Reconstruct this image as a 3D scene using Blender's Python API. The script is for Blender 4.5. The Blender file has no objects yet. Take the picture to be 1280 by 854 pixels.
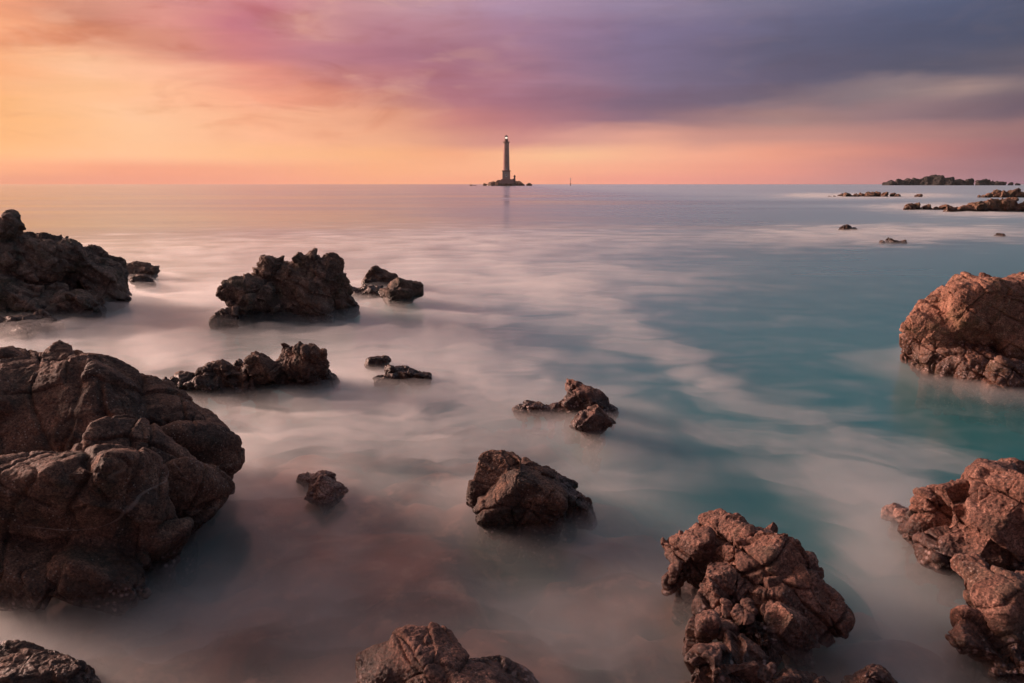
import bpy, math, random
import numpy as np
from concurrent.futures import ThreadPoolExecutor
from mathutils import Vector, Matrix

# ------------------------------------------------------------------ camera
FPX, HCAM = 950.0, 2.4                      # focal length in photo pixels (1280 wide), eye height over the water
PITCH = math.atan(197.5 / FPX)
scene = bpy.context.scene
COL = scene.collection
CAM = np.array([0.0, 0.0, HCAM])
FWD = np.array([0, math.cos(PITCH), -math.sin(PITCH)])
UP = np.array([0, math.sin(PITCH), math.cos(PITCH)])


def ray(px, py):
    return FWD + np.array([1.0, 0, 0]) * (px - 640) / FPX - UP * (py - 427) / FPX


def ground(px, py, z=0.0):
    r = ray(px, py)
    return CAM + r * ((z - HCAM) / r[2])


def at(px, py, Y):
    """World point seen at that pixel, Y metres ahead, and metres per pixel there."""
    r = ray(px, py)
    t = Y / r[1]
    return CAM + r * t, t / FPX


def Yw(py):
    return ground(640, py)[1]


def project(x, y, z=0.0):
    dx, dy, dz = x - CAM[0], y - CAM[1], z - CAM[2]
    f = np.maximum(dy * FWD[1] + dz * FWD[2], 1e-3)
    u = dy * UP[1] + dz * UP[2]
    return 640 + FPX * dx / f, 427 - FPX * u / f


# ------------------------------------------------------------------ numpy noise
def _hash(ix, iy, iz, seed):
    h = (ix.astype(np.uint32) * np.uint32(374761393) + iy.astype(np.uint32) * np.uint32(668265263)
         + iz.astype(np.uint32) * np.uint32(2147483647 - 36281) + np.uint32((seed * 974711 + 12345) & 0xffffffff))
    h = (h ^ (h >> np.uint32(13))) * np.uint32(1274126177)
    h = (h ^ (h >> np.uint32(16))) * np.uint32(2246822519)
    return h ^ (h >> np.uint32(15))


def _rnd(h):
    return (h & np.uint32(0xffffff)).astype(np.float32) / np.float32(0xffffff)


POOL = ThreadPoolExecutor(4)


def par(fn, p, B=16384):
    """Run fn over blocks of points on all cores; fn returns an array or a tuple of arrays."""
    if len(p) <= B:
        return fn(p)
    res = list(POOL.map(fn, [p[i:i + B] for i in range(0, len(p), B)]))
    if isinstance(res[0], tuple):
        return tuple(np.concatenate([r[k] for r in res]) for k in range(len(res[0])))
    return np.concatenate(res)


def perlin(p, seed=0):
    return par(lambda q: perlin_(q, seed), p)


def worley(p, seed=0, jitter=0.9):
    return par(lambda q: worley_(q, seed, jitter), p)


_GR = np.random.default_rng(5).normal(size=(256, 3))
_GR = (_GR / np.linalg.norm(_GR, axis=1)[:, None] * 1.25).astype(np.float32)
_GX, _GY, _GZ = (np.ascontiguousarray(_GR[:, k]) for k in range(3))
_PM = np.random.default_rng(6).permutation(256).astype(np.int32)
_PM = np.concatenate([_PM, _PM])


def perlin_(p, seed=0):
    p = p.astype(np.float32)
    i = np.floor(p)
    f = p - i
    i = i.astype(np.int32)
    w = f * f * f * (f * (f * 6 - 15) + 10)
    fx, fy, fz = (np.ascontiguousarray(f[:, k]) for k in range(3))
    wx, wy, wz = (np.ascontiguousarray(w[:, k]) for k in range(3))
    ix, iy, iz = ((i[:, k] + s_) & 255 for k, s_ in ((0, seed * 37), (1, seed * 91), (2, seed * 17)))

    def corner(h, x, y, z):
        return _GX[h] * x + _GY[h] * y + _GZ[h] * z
    o = []
    for dx in (0, 1):
        A = _PM[(ix + dx) & 255]
        for dy in (0, 1):
            B = _PM[A + ((iy + dy) & 255)]
            c0 = corner(_PM[B + iz], fx - dx, fy - dy, fz)
            c1 = corner(_PM[B + ((iz + 1) & 255)], fx - dx, fy - dy, fz - 1)
            o.append(c0 + (c1 - c0) * wz)
    a, b = o[0] + (o[1] - o[0]) * wy, o[2] + (o[3] - o[2]) * wy
    return a + (b - a) * wx


def fbm(p, octs=4, seed=0, gain=0.5, lac=2.03, ridge=False):
    a, s, out = 1.0, 1.0, np.zeros(len(p), np.float32)
    for o in range(octs):
        n = perlin(p * s + 17.3 * o, seed + o)
        if ridge:
            n = 1 - 2 * np.abs(n)
        out += a * n
        a *= gain
        s *= lac
    return out


def worley_(p, seed=0, jitter=0.9):
    """F1, F2 and a random number of the nearest cell, plus that cell's random tilt plane value."""
    p = p.astype(np.float32)
    i = np.floor(p).astype(np.int32)
    n = len(p)
    f1 = np.full(n, 9, np.float32)
    f2 = np.full(n, 9, np.float32)
    idr = np.zeros(n, np.float32)
    tilt = np.zeros(n, np.float32)
    for dx in (-1, 0, 1):
        for dy in (-1, 0, 1):
            for dz in (-1, 0, 1):
                h = _hash(i[:, 0] + dx, i[:, 1] + dy, i[:, 2] + dz, seed)
                r1 = _rnd(h)
                r2 = _rnd(h * np.uint32(747796405) + np.uint32(1))
                r3 = _rnd(h * np.uint32(2891336453) + np.uint32(7))
                ex = p[:, 0] - (i[:, 0] + dx + 0.5 + jitter * (r1 - .5))
                ey = p[:, 1] - (i[:, 1] + dy + 0.5 + jitter * (r2 - .5))
                ez = p[:, 2] - (i[:, 2] + dz + 0.5 + jitter * (r3 - .5))
                d = np.sqrt(ex * ex + ey * ey + ez * ez)
                near = d < f1
                f2 = np.where(near, f1, np.minimum(f2, d))
                f1 = np.where(near, d, f1)
                rr = _rnd(h * np.uint32(1597334677) + np.uint32(3))
                idr = np.where(near, rr, idr)
                tl = (r2 - .5) * 2 * ex + (r3 - .5) * 2 * ey + (r1 - .5) * 2 * ez
                tilt = np.where(near, tl, tilt)
    return f1, f2, idr, tilt


# ------------------------------------------------------------------ meshes from arrays
def mesh_from(name, V, Q, smooth=True):
    me = bpy.data.meshes.new(name)
    V = np.ascontiguousarray(V, np.float32)
    Q = np.ascontiguousarray(Q, np.int32)
    k = Q.shape[1]
    me.vertices.add(len(V))
    me.vertices.foreach_set('co', V.ravel())
    me.loops.add(Q.size)
    me.loops.foreach_set('vertex_index', Q.ravel())
    me.polygons.add(len(Q))
    me.polygons.foreach_set('loop_start', np.arange(0, Q.size, k, dtype=np.int32))
    me.polygons.foreach_set('loop_total', np.full(len(Q), k, np.int32))
    me.polygons.foreach_set('use_smooth', np.full(len(Q), bool(smooth)))
    me.update(calc_edges=True)
    me.validate()
    return me


def surface_nets(f, org, h):
    nx, ny, nz = f.shape
    s = f < 0
    c = [(a, b, d) for a in (0, 1) for b in (0, 1) for d in (0, 1)]
    sub = lambda A, o: A[o[0]:nx - 1 + o[0], o[1]:ny - 1 + o[1], o[2]:nz - 1 + o[2]]
    cnt = sum(sub(s, o).astype(np.int8) for o in c)
    act = np.argwhere((cnt > 0) & (cnt < 8))
    vid = np.full((nx - 1, ny - 1, nz - 1), -1, np.int32)
    vid[act[:, 0], act[:, 1], act[:, 2]] = np.arange(len(act))
    F = np.stack([f[act[:, 0] + o[0], act[:, 1] + o[1], act[:, 2] + o[2]] for o in c], 1)
    acc = np.zeros((len(act), 3), np.float32)
    num = np.zeros(len(act), np.float32)
    for a in range(8):
        for b in range(a + 1, 8):
            if sum(abs(c[a][k] - c[b][k]) for k in range(3)) != 1:
                continue
            m = (F[:, a] < 0) != (F[:, b] < 0)
            d = F[:, a] - F[:, b]
            t = np.where(m, F[:, a] / np.where(np.abs(d) < 1e-9, 1e-9, d), 0)
            for k in range(3):
                acc[:, k] += np.where(m, c[a][k] + t * (c[b][k] - c[a][k]), 0)
            num += m
    V = org + h * (act + acc / num[:, None])
    quads = []
    for ax in range(3):
        o = [0, 0, 0]
        o[ax] = 1
        u, v = (ax + 1) % 3, (ax + 2) % 3
        A = s[tuple(slice(0, f.shape[k] - o[k]) for k in range(3))]
        B = s[tuple(slice(o[k], None) for k in range(3))]
        e = np.argwhere(A != B)
        ok = (e[:, u] > 0) & (e[:, v] > 0) & (e[:, u] < f.shape[u] - 1) & (e[:, v] < f.shape[v] - 1)
        e = e[ok]
        inside = A[e[:, 0], e[:, 1], e[:, 2]]

        def cell(du, dv):
            q = e.copy()
            q[:, u] += du
            q[:, v] += dv
            return vid[q[:, 0], q[:, 1], q[:, 2]]
        q = np.stack([cell(-1, -1), cell(0, -1), cell(0, 0), cell(-1, 0)], 1)
        q[~inside] = q[~inside][:, ::-1]
        quads.append(q)
    Q = np.concatenate(quads)
    Q = Q[(Q >= 0).all(1)]
    return V, Q


def rot(roll, yaw, tip=0.0):
    return np.array(Matrix.Rotation(math.radians(yaw), 3, 'Z') @ Matrix.Rotation(math.radians(tip), 3, 'X') @ Matrix.Rotation(math.radians(roll), 3, 'Y'))


def convex_sdf(P, c, r, R, rng, k, n=12, cut=0.66):
    """A convex block: planes at random angles round an ellipsoid, with rounded edges."""
    nrm = rng.normal(size=(n, 3))
    nrm /= np.linalg.norm(nrm, axis=1)[:, None]
    base = np.array([[1, 0, 0], [-1, 0, 0], [0, 1, 0], [0, -1, 0], [0, 0, 1], [0, 0, -1]], float)
    nrm = np.concatenate([nrm, base])
    off = np.concatenate([rng.uniform(cut, 0.98, n), np.full(6, 0.97)])
    q = ((P - c) @ R) / r
    acc = np.zeros(len(P), np.float32)
    for m, o in zip(nrm, off):
        acc += np.exp(np.clip(k * (q @ m.astype(np.float32) - o), -30, 30))
    d = np.log(acc) / k
    return d * min(r)


# style: block shape (k edge sharpness, n cutting planes, cut depth, warp), joint cells, cracks, roughness
STYLE = {
    'blocky': dict(lay=.30, step=.12, k=36, n=7, cut=.52, warp=.02, cell=.40, tilt=.42, blk=.020, crk=.038, cw=.016, cell2=.14, tilt2=.28, blk2=.005, rough=.012, fine=.008, jp=.36, jd=.046, jw=.009),
    'craggy': dict(lay=.24, step=.24, k=24, n=9, cut=.60, warp=.05, cell=.34, tilt=.55, blk=.030, crk=.032, cw=.024, cell2=.12, tilt2=.55, blk2=.010, rough=.028, fine=.012, jp=.5, jd=.032, jw=.012),
    'cracked': dict(lay=.34, step=.22, k=12, n=10, cut=.66, warp=.06, cell=.40, tilt=.22, blk=.030, crk=.060, cw=.026, cell2=.15, tilt2=.22, blk2=.010, rough=.030, fine=.010, jp=.40, jd=.075, jw=.015),
    'worn': dict(lay=0.34, step=0.2, k=11, n=10, cut=.66, warp=.07, cell=.62, tilt=.13, blk=.022, crk=.035, cw=.022, cell2=.17, tilt2=.12, blk2=.006, rough=.022, fine=.007, jp=.42, jd=.050, jw=.012),
    'boulder': dict(lay=0.26, step=0.25, k=13, n=9, cut=.62, warp=.06, cell=.50, tilt=.20, blk=.030, crk=.040, cw=.028, cell2=.15, tilt2=.20, blk2=.008, rough=.026, fine=.009, jp=.55, jd=.045, jw=.012),
}


def displace(V, N, st, seed, size=1.0, stretch=(1, 1, .7), jr=(20, 30, 15)):
    s = STYLE[st]
    p = V / size
    wv = np.stack([fbm(p * 2.2 + 31 * k, 3, seed + 5 * k) for k in range(3)], 1)
    q = (p + wv * .06) @ rot(*jr).astype(np.float32)
    qs = q / np.array(stretch, np.float32)
    f1, f2, idr, tl = worley(qs / s['cell'], seed + 40)
    cm = np.clip(.55 + 1.3 * wv[:, 0], .1, 1)
    d = (idr - .5) * 2 * s['blk'] + tl * s['tilt'] * s['cell'] * .5 - s['crk'] * cm * np.exp(-((f2 - f1) / s['cw']) ** 2)
    f1, f2, idr, tl = worley((qs + wv * .02) / s['cell2'], seed + 41)
    m2 = np.clip(.6 + 1.2 * wv[:, 1], .15, 1.2)
    d += m2 * ((idr - .5) * 2 * s['blk2'] + tl * s['tilt2'] * s['cell2'] * .5 - s['blk2'] * .8 * np.exp(-((f2 - f1) / .07) ** 2))
    # long joints running through the whole rock
    qq = (p + wv * .035) @ rot(*jr).astype(np.float32)
    for k, per in ((0, 1.0), (2, .8)):
        x = qq[:, k] / (s['jp'] * per) + .5
        cell_ = np.floor(x)
        off = _rnd(_hash(cell_.astype(np.int32), cell_.astype(np.int32) * 0 + k, cell_.astype(np.int32) * 0, seed)) * .5 - .25
        dist = np.abs(x - cell_ - .5 - off) * s['jp'] * per
        mask = np.clip(.5 + 1.6 * perlin(p * 1.6 + 50 + 9 * k, seed + 3), 0, 1)
        d -= s['jd'] * mask * np.exp(-(dist / s['jw']) ** 2)
    d += s['rough'] * fbm(p * 2.6, 3, seed + 60, ridge=True) * .45
    d += s['rough'] * .5 * fbm(p * 9.0, 4, seed + 70)
    d += s['fine'] * fbm(p * 34.0, 3, seed + 80, gain=.6)
    return V + N * (d * size)[:, None]


def tag(o, label=None, cat=None, group=None, kind=None):
    for k, v in (('label', label), ('category', cat), ('group', group), ('kind', kind)):
        if v:
            o[k] = v
    return o


def link(name, me, mat, parent=None, loc=(0, 0, 0)):
    o = bpy.data.objects.new(name, me)
    COL.objects.link(o)
    o.location = loc
    if mat:
        me.materials.append(mat)
    if parent:
        o.parent = parent
    return o


ROCK_FOOT = []          # (x, y, r) of every rock, for the mist and the sea bed


def rock(name, label, cat, chunks, mat, seed=1, style='blocky', group=None, vox=60, sub=1, k=None, blend=.06,
         size=None, jr=(20, 30, 15), stretch=(1, 1, .7)):
    """chunks: (px, py, half width px, half height px, row of its foot, roll, depth ratio[, cut])"""
    rng = np.random.default_rng(seed)
    S_ = STYLE[style]
    kk = k or S_['k']
    bl = []
    for ch in chunks:
        px, py, rx, rz, b, roll, ratio = ch[:7]
        yaw = ch[7] if len(ch) > 7 else rng.uniform(-25, 25)
        Y = Yw(b)
        _, s = at(px, py, Y)
        Y += ratio * rx * s * .6
        c, s = at(px, py, Y)
        bl.append((c, np.array([rx * s, ratio * rx * s, rz * s]), rot(roll, yaw)))
    lo = np.min([c - np.linalg.norm(r) * .85 - .1 for c, r, R in bl], 0)
    hi = np.max([c + np.linalg.norm(r) * .85 + .1 for c, r, R in bl], 0)
    dim = float(np.mean([np.mean(r) for c, r, R in bl]))
    sz = size if size else 1.0
    lo[2] = max(lo[2], -.75 * max(sz, .5))
    h = float(max(hi - lo)) / vox
    n = np.ceil((hi - lo) / h).astype(int) + 2
    org = lo - h
    ST = 5                                       # warp field on a coarse lattice, interpolated
    nc = (n + ST - 1) // ST + 1
    gc = np.stack(np.meshgrid(*[org[i] + h * ST * np.arange(nc[i]) for i in range(3)], indexing='ij'), -1).reshape(-1, 3).astype(np.float32)
    wc = np.stack([fbm(gc / (dim * 1.1) + 9 * k_, 3, seed + 3 * k_) for k_ in range(3)], 1) * dim * S_['warp']
    g = (gc + wc).reshape(*nc, 3)
    for ax_ in range(3):
        ii = np.arange(n[ax_]) / ST
        i0 = ii.astype(int)
        f_ = (ii - i0).astype(np.float32).reshape([-1 if q_ == ax_ else 1 for q_ in range(4)])
        g = np.take(g, i0, ax_) * (1 - f_) + np.take(g, i0 + 1, ax_) * f_
    for ax_, per_, amt_ in ((2, 1.0, 1.0), (0, 1.35, .8)):     # bedding and joints: draw points to the middle of their layer, so faces step
        bn_ = (rot(*jr) @ np.eye(3)[ax_]).astype(np.float32)
        lh_ = S_['lay'] * sz * per_
        tt = (g @ bn_) / lh_
        tt += .35 * np.sin(tt * .9 + seed) + .2 * np.sin(tt * 2.3 + 2 * seed)
        g = g - (bn_ * (lh_ * S_['step'] * amt_)) * (tt - np.floor(tt) - .5)[..., None]
    D = np.full(tuple(n), 9.0, np.float32)
    kb = blend * dim
    for c, r, R in bl:
        ext = np.sqrt(((R * r) ** 2).sum(1)) + dim * .3
        a_ = np.clip(((c - ext - org) / h).astype(int), 0, n - 1)
        b_ = np.clip(((c + ext - org) / h).astype(int) + 2, a_ + 1, n)
        sl_ = tuple(slice(a_[k_], b_[k_]) for k_ in range(3))
        pts = g[sl_]
        st_ = rng.bit_generator.state

        def one(q, c=c, r=r, R=R, st_=st_):
            rg = np.random.default_rng(0)
            rg.bit_generator.state = st_
            return convex_sdf(q, c.astype(np.float32), r.astype(np.float32), R.astype(np.float32), rg, kk, S_['n'], S_['cut'])
        d = par(one, pts.reshape(-1, 3)).reshape(pts.shape[:3])
        rng.uniform(size=60)
        D0 = D[sl_]
        hh = np.clip(.5 + .5 * (d - D0) / kb, 0, 1)
        D[sl_] = np.where(D0 > 8, d, d * (1 - hh) + D0 * hh - kb * hh * (1 - hh))
    # roots under the water tie every block into one body
    zr = org[2] + h * 4.5
    ends = [(np.array([c[0], c[1], zr]), c, max(2.2 * h, .35 * float(min(r)))) for c, r, R in bl]
    todo = list(range(1, len(bl)))
    done = [0]
    while todo:
        i_, j_ = min(((a_, b_) for a_ in done for b_ in todo), key=lambda q_: np.hypot(*(bl[q_[0]][0] - bl[q_[1]][0])[:2]))
        ends.append((ends[i_][0], ends[j_][0], 2.6 * h))
        done.append(j_)
        todo.remove(j_)
    for p0, p1, rad in ends:
        a_ = np.clip(((np.minimum(p0, p1) - rad - org) / h).astype(int) - 1, 0, n - 1)
        b_ = np.clip(((np.maximum(p0, p1) + rad - org) / h).astype(int) + 3, a_ + 1, n)
        ax = [org[k_] + h * np.arange(a_[k_], b_[k_]) for k_ in range(3)]
        gx, gy, gz = np.meshgrid(*ax, indexing='ij', sparse=True)
        u_ = p1 - p0
        tt = np.clip(((gx - p0[0]) * u_[0] + (gy - p0[1]) * u_[1] + (gz - p0[2]) * u_[2]) / max(float(u_ @ u_), 1e-9), 0, 1)
        d = np.sqrt((gx - p0[0] - tt * u_[0]) ** 2 + (gy - p0[1] - tt * u_[1]) ** 2 + (gz - p0[2] - tt * u_[2]) ** 2) - rad
        sl_ = tuple(slice(a_[k_], b_[k_]) for k_ in range(3))
        D[sl_] = np.minimum(D[sl_], d)
    zz = org[2] + h * np.arange(n[2])
    D = np.maximum(D, ((org[2] + 1.5 * h) - zz)[None, None, :].astype(np.float32))
    V, Q = surface_nets(D, org.astype(np.float32), h)
    lab = np.arange(len(V))                      # keep the one connected body
    E = np.concatenate([Q[:, [0, 1]], Q[:, [1, 2]], Q[:, [2, 3]], Q[:, [3, 0]]])
    while True:
        m_ = np.minimum(lab[E[:, 0]], lab[E[:, 1]])
        new = lab.copy()
        np.minimum.at(new, E[:, 0], m_)
        np.minimum.at(new, E[:, 1], m_)
        new = new[new]
        new = new[new]
        if (new == lab).all():
            break
        lab = new
    cn_ = np.bincount(lab)
    keep = lab == cn_.argmax()
    Q = Q[keep[Q[:, 0]]]
    V, Q = V[keep], (np.cumsum(keep) - 1)[Q]
    base = np.array([np.mean([c[0] for c, _, _ in bl]), np.mean([c[1] for c, _, _ in bl]), 0.0])
    me = mesh_from(name, V - base, Q)
    o = link(name, me, None)
    if sub:
        m = o.modifiers.new('s', 'SUBSURF')
        m.levels = m.render_levels = sub
        dg = bpy.context.evaluated_depsgraph_get()
        me2 = bpy.data.meshes.new_from_object(o.evaluated_get(dg))
        o.modifiers.clear()
        o.data = me2
        bpy.data.meshes.remove(me)
        me = me2
        me.name = name
    nv = len(me.vertices)
    V = np.empty(nv * 3, np.float32)
    me.vertices.foreach_get('co', V)
    V = V.reshape(-1, 3)
    N = np.empty(nv * 3, np.float32)
    me.vertices.foreach_get('normal', N)
    N = N.reshape(-1, 3)
    V = displace(V, N, style, seed, sz, stretch, jr)
    me.vertices.foreach_set('co', V.ravel())
    me.polygons.foreach_set('use_smooth', np.ones(len(me.polygons), bool))
    me.update()
    me.materials.append(mat)
    o.location = base
    for c, r, R in bl:
        ROCK_FOOT.append((c[0], c[1], float(max(r[0], r[1])), c[2], r[2]))
    tag(o, label, cat, group)
    return o


# ------------------------------------------------------------------ node helpers
def lin(c):
    return tuple(((v / 255) / 12.92 if v / 255 <= .04045 else ((v / 255 + .055) / 1.055) ** 2.4) for v in c[:3]) + (1.0,)


class NT:
    def __init__(self, tree):
        self.t = tree
        tree.nodes.clear()

    def n(self, typ, ins=None, **props):
        nd = self.t.nodes.new(typ)
        for k, v in props.items():
            setattr(nd, k, v)
        for k, v in (ins or {}).items():
            s = nd.inputs[k]
            if isinstance(v, bpy.types.NodeSocket):
                self.t.links.new(v, s)
            else:
                s.default_value = v
        return nd

    def math(self, op, a, b=0.0, c=0.0, clamp=False):
        return self.n('ShaderNodeMath', {0: a, 1: b, 2: c}, operation=op, use_clamp=clamp).outputs[0]

    def mix(self, f, a, b, blend='MIX'):
        nd = self.n('ShaderNodeMix', {0: f, 6: a, 7: b}, data_type='RGBA', blend_type=blend, clamp_factor=True)
        return nd.outputs[2]

    def rng(self, v, a, b, c=0.0, d=1.0, smooth=True):
        return self.n('ShaderNodeMapRange', {0: v, 1: a, 2: b, 3: c, 4: d}, interpolation_type='SMOOTHSTEP' if smooth else 'LINEAR').outputs[0]

    def noise(self, vec, scale, detail=4, rough=.55, dist=0.0):
        return self.n('ShaderNodeTexNoise', {'Vector': vec, 'Scale': scale, 'Detail': detail, 'Roughness': rough, 'Distortion': dist}).outputs[0]

    def ramp(self, v, stops, interp='LINEAR'):
        nd = self.n('ShaderNodeValToRGB', {0: v})
        cr = nd.color_ramp
        cr.interpolation = interp
        while len(cr.elements) < len(stops):
            cr.elements.new(.5)
        for e, (p, c) in zip(cr.elements, stops):
            e.position = p
            e.color = c
        return nd.outputs[0]


def material(name):
    m = bpy.data.materials.new(name)
    m.use_nodes = True
    return m, NT(m.node_tree)


def rock_material(name, c_dark, c_mid, c_light, c_stain, wet_top=.22, barnacle=0.0, fscale=1.0):
    m, t = material(name)
    co = t.n('ShaderNodeTexCoord').outputs['Object']
    pos = t.n('ShaderNodeNewGeometry').outputs['Position']
    z = t.n('ShaderNodeSeparateXYZ', {0: pos}).outputs[2]
    big = t.noise(co, 1.7 * fscale, 5, .6, .4)
    med = t.noise(co, 7.0 * fscale, 6, .62, .2)
    fin = t.noise(co, 55 * fscale, 5, .7)
    grain = t.n('ShaderNodeTexVoronoi', {'Vector': co, 'Scale': 130.0 * fscale}).outputs['Color']
    gv = t.n('ShaderNodeSeparateColor', {0: grain}).outputs[0]
    col = t.mix(t.rng(big, .38, .60), c_dark, c_mid)
    col = t.mix(t.rng(med, .46, .66), col, c_light)
    st = t.noise(t.n('ShaderNodeVectorMath', {0: co, 1: (7.1, 3.3, 1.9)}, operation='ADD').outputs[0], 2.6 * fscale, 6, .65, .5)
    col = t.mix(t.math('MULTIPLY', t.rng(st, .52, .66), .8), col, c_stain)
    k = t.math('MULTIPLY_ADD', t.math('SUBTRACT', fin, .5), 3.0, 1.0)
    k = t.math('MULTIPLY', t.math('MAXIMUM', k, .3), t.math('MULTIPLY_ADD', gv, 1.0, .5))
    sc = t.n('ShaderNodeCombineColor', {0: k, 1: k, 2: k}).outputs[0]
    col = t.mix(1.0, col, sc, 'MULTIPLY')
    # pale flecks of quartz and limpets
    sp = t.n('ShaderNodeTexVoronoi', {'Vector': co, 'Scale': 38.0 * fscale}).outputs['Distance']
    spn = t.noise(co, 4.0 * fscale, 3)
    fleck = t.math('MULTIPLY', t.rng(sp, .26, .14), t.rng(spn, .46, .60))
    col = t.mix(t.math('MULTIPLY', fleck, .7), col, (.40, .31, .26, 1))
    vn = t.math('ABSOLUTE', t.math('SUBTRACT', t.noise(t.n('ShaderNodeMapping', {0: co, 2: (.4, .9, .3), 3: (1, 1, 2.2)}).outputs[0], 1.1 * fscale, 1, .5, .1), .5))
    vein = t.math('MULTIPLY', t.rng(vn, .008, .002), t.rng(t.noise(co, 1.1 * fscale, 3), .54, .64))
    col = t.mix(t.math('MULTIPLY', vein, .35), col, (.42, .32, .27, 1))
    # tide line: below it the stone is wet, darker and smoother, with weed and barnacles
    zz = t.math('MULTIPLY_ADD', t.noise(co, 3.0 * fscale, 4), wet_top * 1.2, t.math('SUBTRACT', z, wet_top * .6))
    wet = t.rng(zz, wet_top * 1.25, wet_top * .55)
    col = t.mix(wet, col, t.mix(1.0, col, (.40, .37, .36, 1), 'MULTIPLY'))
    if barnacle:
        bn = t.n('ShaderNodeTexVoronoi', {'Vector': co, 'Scale': 30.0}).outputs['Distance']
        bn2 = t.noise(co, 11.0, 4, .7)
        bmask = t.math('MULTIPLY', t.rng(bn, .45, .2), t.rng(bn2, .44, .60))
        band = t.rng(t.math('MULTIPLY_ADD', t.noise(co, 2.2, 4), .5, z), barnacle + .28, barnacle + .16)
        col = t.mix(t.math('MULTIPLY', bmask, t.math('MULTIPLY', band, .85)), col, (.42, .29, .27, 1))
    hgt = t.math('ADD', t.math('MULTIPLY', fin, .5), t.math('ADD', t.math('MULTIPLY', med, .8), t.math('MULTIPLY', gv, .12)))
    bump = t.n('ShaderNodeBump', {'Height': hgt, 'Strength': .8, 'Distance': .03 / fscale}).outputs[0]
    ro = t.math('MULTIPLY_ADD', wet, -.46, .74)
    ro = t.math('MULTIPLY_ADD', t.math('SUBTRACT', med, .5), .5, ro)
    b = t.n('ShaderNodeBsdfPrincipled', {'Base Color': col, 'Roughness': ro, 'Normal': bump, 'Specular IOR Level': .45})
    t.n('ShaderNodeOutputMaterial', {0: b.outputs[0]})
    return m


M_BROWN = rock_material('brown_granite', (0.066, 0.035, 0.025, 1), (0.140, 0.066, 0.042, 1), (0.235, 0.125, 0.083, 1), (0.048, 0.037, 0.026, 1), .26, barnacle=.16)
M_DARK = rock_material('dark_granite', (0.082, 0.056, 0.043, 1), (0.156, 0.094, 0.067, 1), (0.271, 0.172, 0.127, 1), (0.074, 0.061, 0.039, 1), .26, barnacle=.22)
M_RUST = rock_material('rusty_granite', (0.107, 0.049, 0.036, 1), (0.205, 0.092, 0.062, 1), (0.312, 0.164, 0.123, 1), (0.086, 0.056, 0.039, 1), .26, barnacle=.22)
M_ORANGE = rock_material('orange_granite', (0.180, 0.080, 0.052, 1), (0.303, 0.139, 0.090, 1), (0.385, 0.205, 0.139, 1), (0.164, 0.094, 0.049, 1), .42, barnacle=.5)
M_PALE = rock_material('barnacled_granite', (0.205, 0.107, 0.082, 1), (0.328, 0.180, 0.139, 1), (0.410, 0.271, 0.221, 1), (0.164, 0.098, 0.074, 1), .04, barnacle=.3)
M_FAR = rock_material('far_granite', (.085, .055, .038, 1), (.22, .115, .072, 1), (.33, .18, .11, 1), (.09, .075, .035, 1), .35, fscale=.5)
M_ISLE = rock_material('dark_island_turf', (.012, .010, .009, 1), (.022, .017, .014, 1), (.034, .025, .020, 1), (.011, .012, .008, 1), .5, fscale=.05)


# ------------------------------------------------------------------ the rocks of the bay
rock('coastal_rock', 'dark craggy rock ridge with an upright pinnacle at the left edge of the far bay', 'rock', [
    (3, 302, 20, 38, 392, 0, 1.0), (8, 284, 15, 20, 392, 0, 1.0), (-25, 350, 60, 62, 395, 0, .9), (48, 335, 52, 36, 392, 14, .9),
    (86, 322, 24, 18, 388, 20, .9), (122, 352, 40, 29, 384, 28, .9), (45, 376, 62, 26, 398, 18, .7), (100, 382, 34, 20, 397, 10, .8), (135, 372, 26, 14, 388, 15, .9)],
    M_DARK, seed=3, style='craggy', vox=120, jr=(35, 20, 20), stretch=(1.3, 1, .55))
rock('sea_rock', 'small low two-humped rock half lost in mist beyond the end of the dark ridge', 'rock', [
    (174, 341, 20, 12, 350, 12, .8), (154, 344, 16, 9, 350, 0, .8), (182, 354, 15, 9, 360, 10, .8)],
    M_DARK, seed=5, style='craggy', group='small rocks in the mist', vox=60, size=.7)
rock('sea_rock', 'low flat dark rock in the pink mist just behind the big left boulder', 'rock', [
    (8, 410, 40, 14, 420, 0, .8), (46, 407, 26, 10, 414, 14, .8)],
    M_DARK, seed=6, style='craggy', group='small rocks in the mist', vox=60, size=.7)
rock('sea_stack', 'broad jagged dark rock standing alone in the pink misty water left of centre', 'rock', [
    (372, 378, 58, 50, 399, 0, .8), (403, 350, 30, 33, 399, -4, .9), (372, 352, 40, 30, 398, -8, .8), (322, 376, 34, 36, 402, -22, .9),
    (338, 345, 17, 25, 398, 6, 1.0), (304, 388, 22, 22, 405, -20, .9), (288, 402, 16, 14, 409, -35, .9), (424, 380, 20, 28, 397, 12, 1.0), (302, 362, 12, 16, 402, 0, 1)],
    M_DARK, seed=8, style='craggy', vox=130, jr=(25, 40, 10), stretch=(1.1, 1, .6))
rock('sea_rock', 'rounded pale topped rock, rear one of the trio right of the jagged stack', 'rock', [
    (473, 349, 20, 18, 360, 8, .9), (473, 356, 22, 14, 362, 0, .9)], M_BROWN, seed=9, style='boulder', group='trio of rocks beside the stack', vox=60, size=.7)
rock('sea_rock', 'rounded dark rock, right front one of the trio right of the jagged stack', 'rock', [
    (500, 366, 24, 18, 382, 10, .9), (495, 372, 25, 13, 383, 0, .9)], M_DARK, seed=10, style='boulder', group='trio of rocks beside the stack', vox=60, size=.7)
rock('sea_rock', 'low flat rock, left one of the trio and nearest the jagged stack', 'rock', [
    (449, 366, 19, 7, 371, 0, .9), (466, 367, 19, 8, 372, 0, .9)], M_DARK, seed=11, style='craggy', group='trio of rocks beside the stack', vox=60, size=.6)
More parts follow.
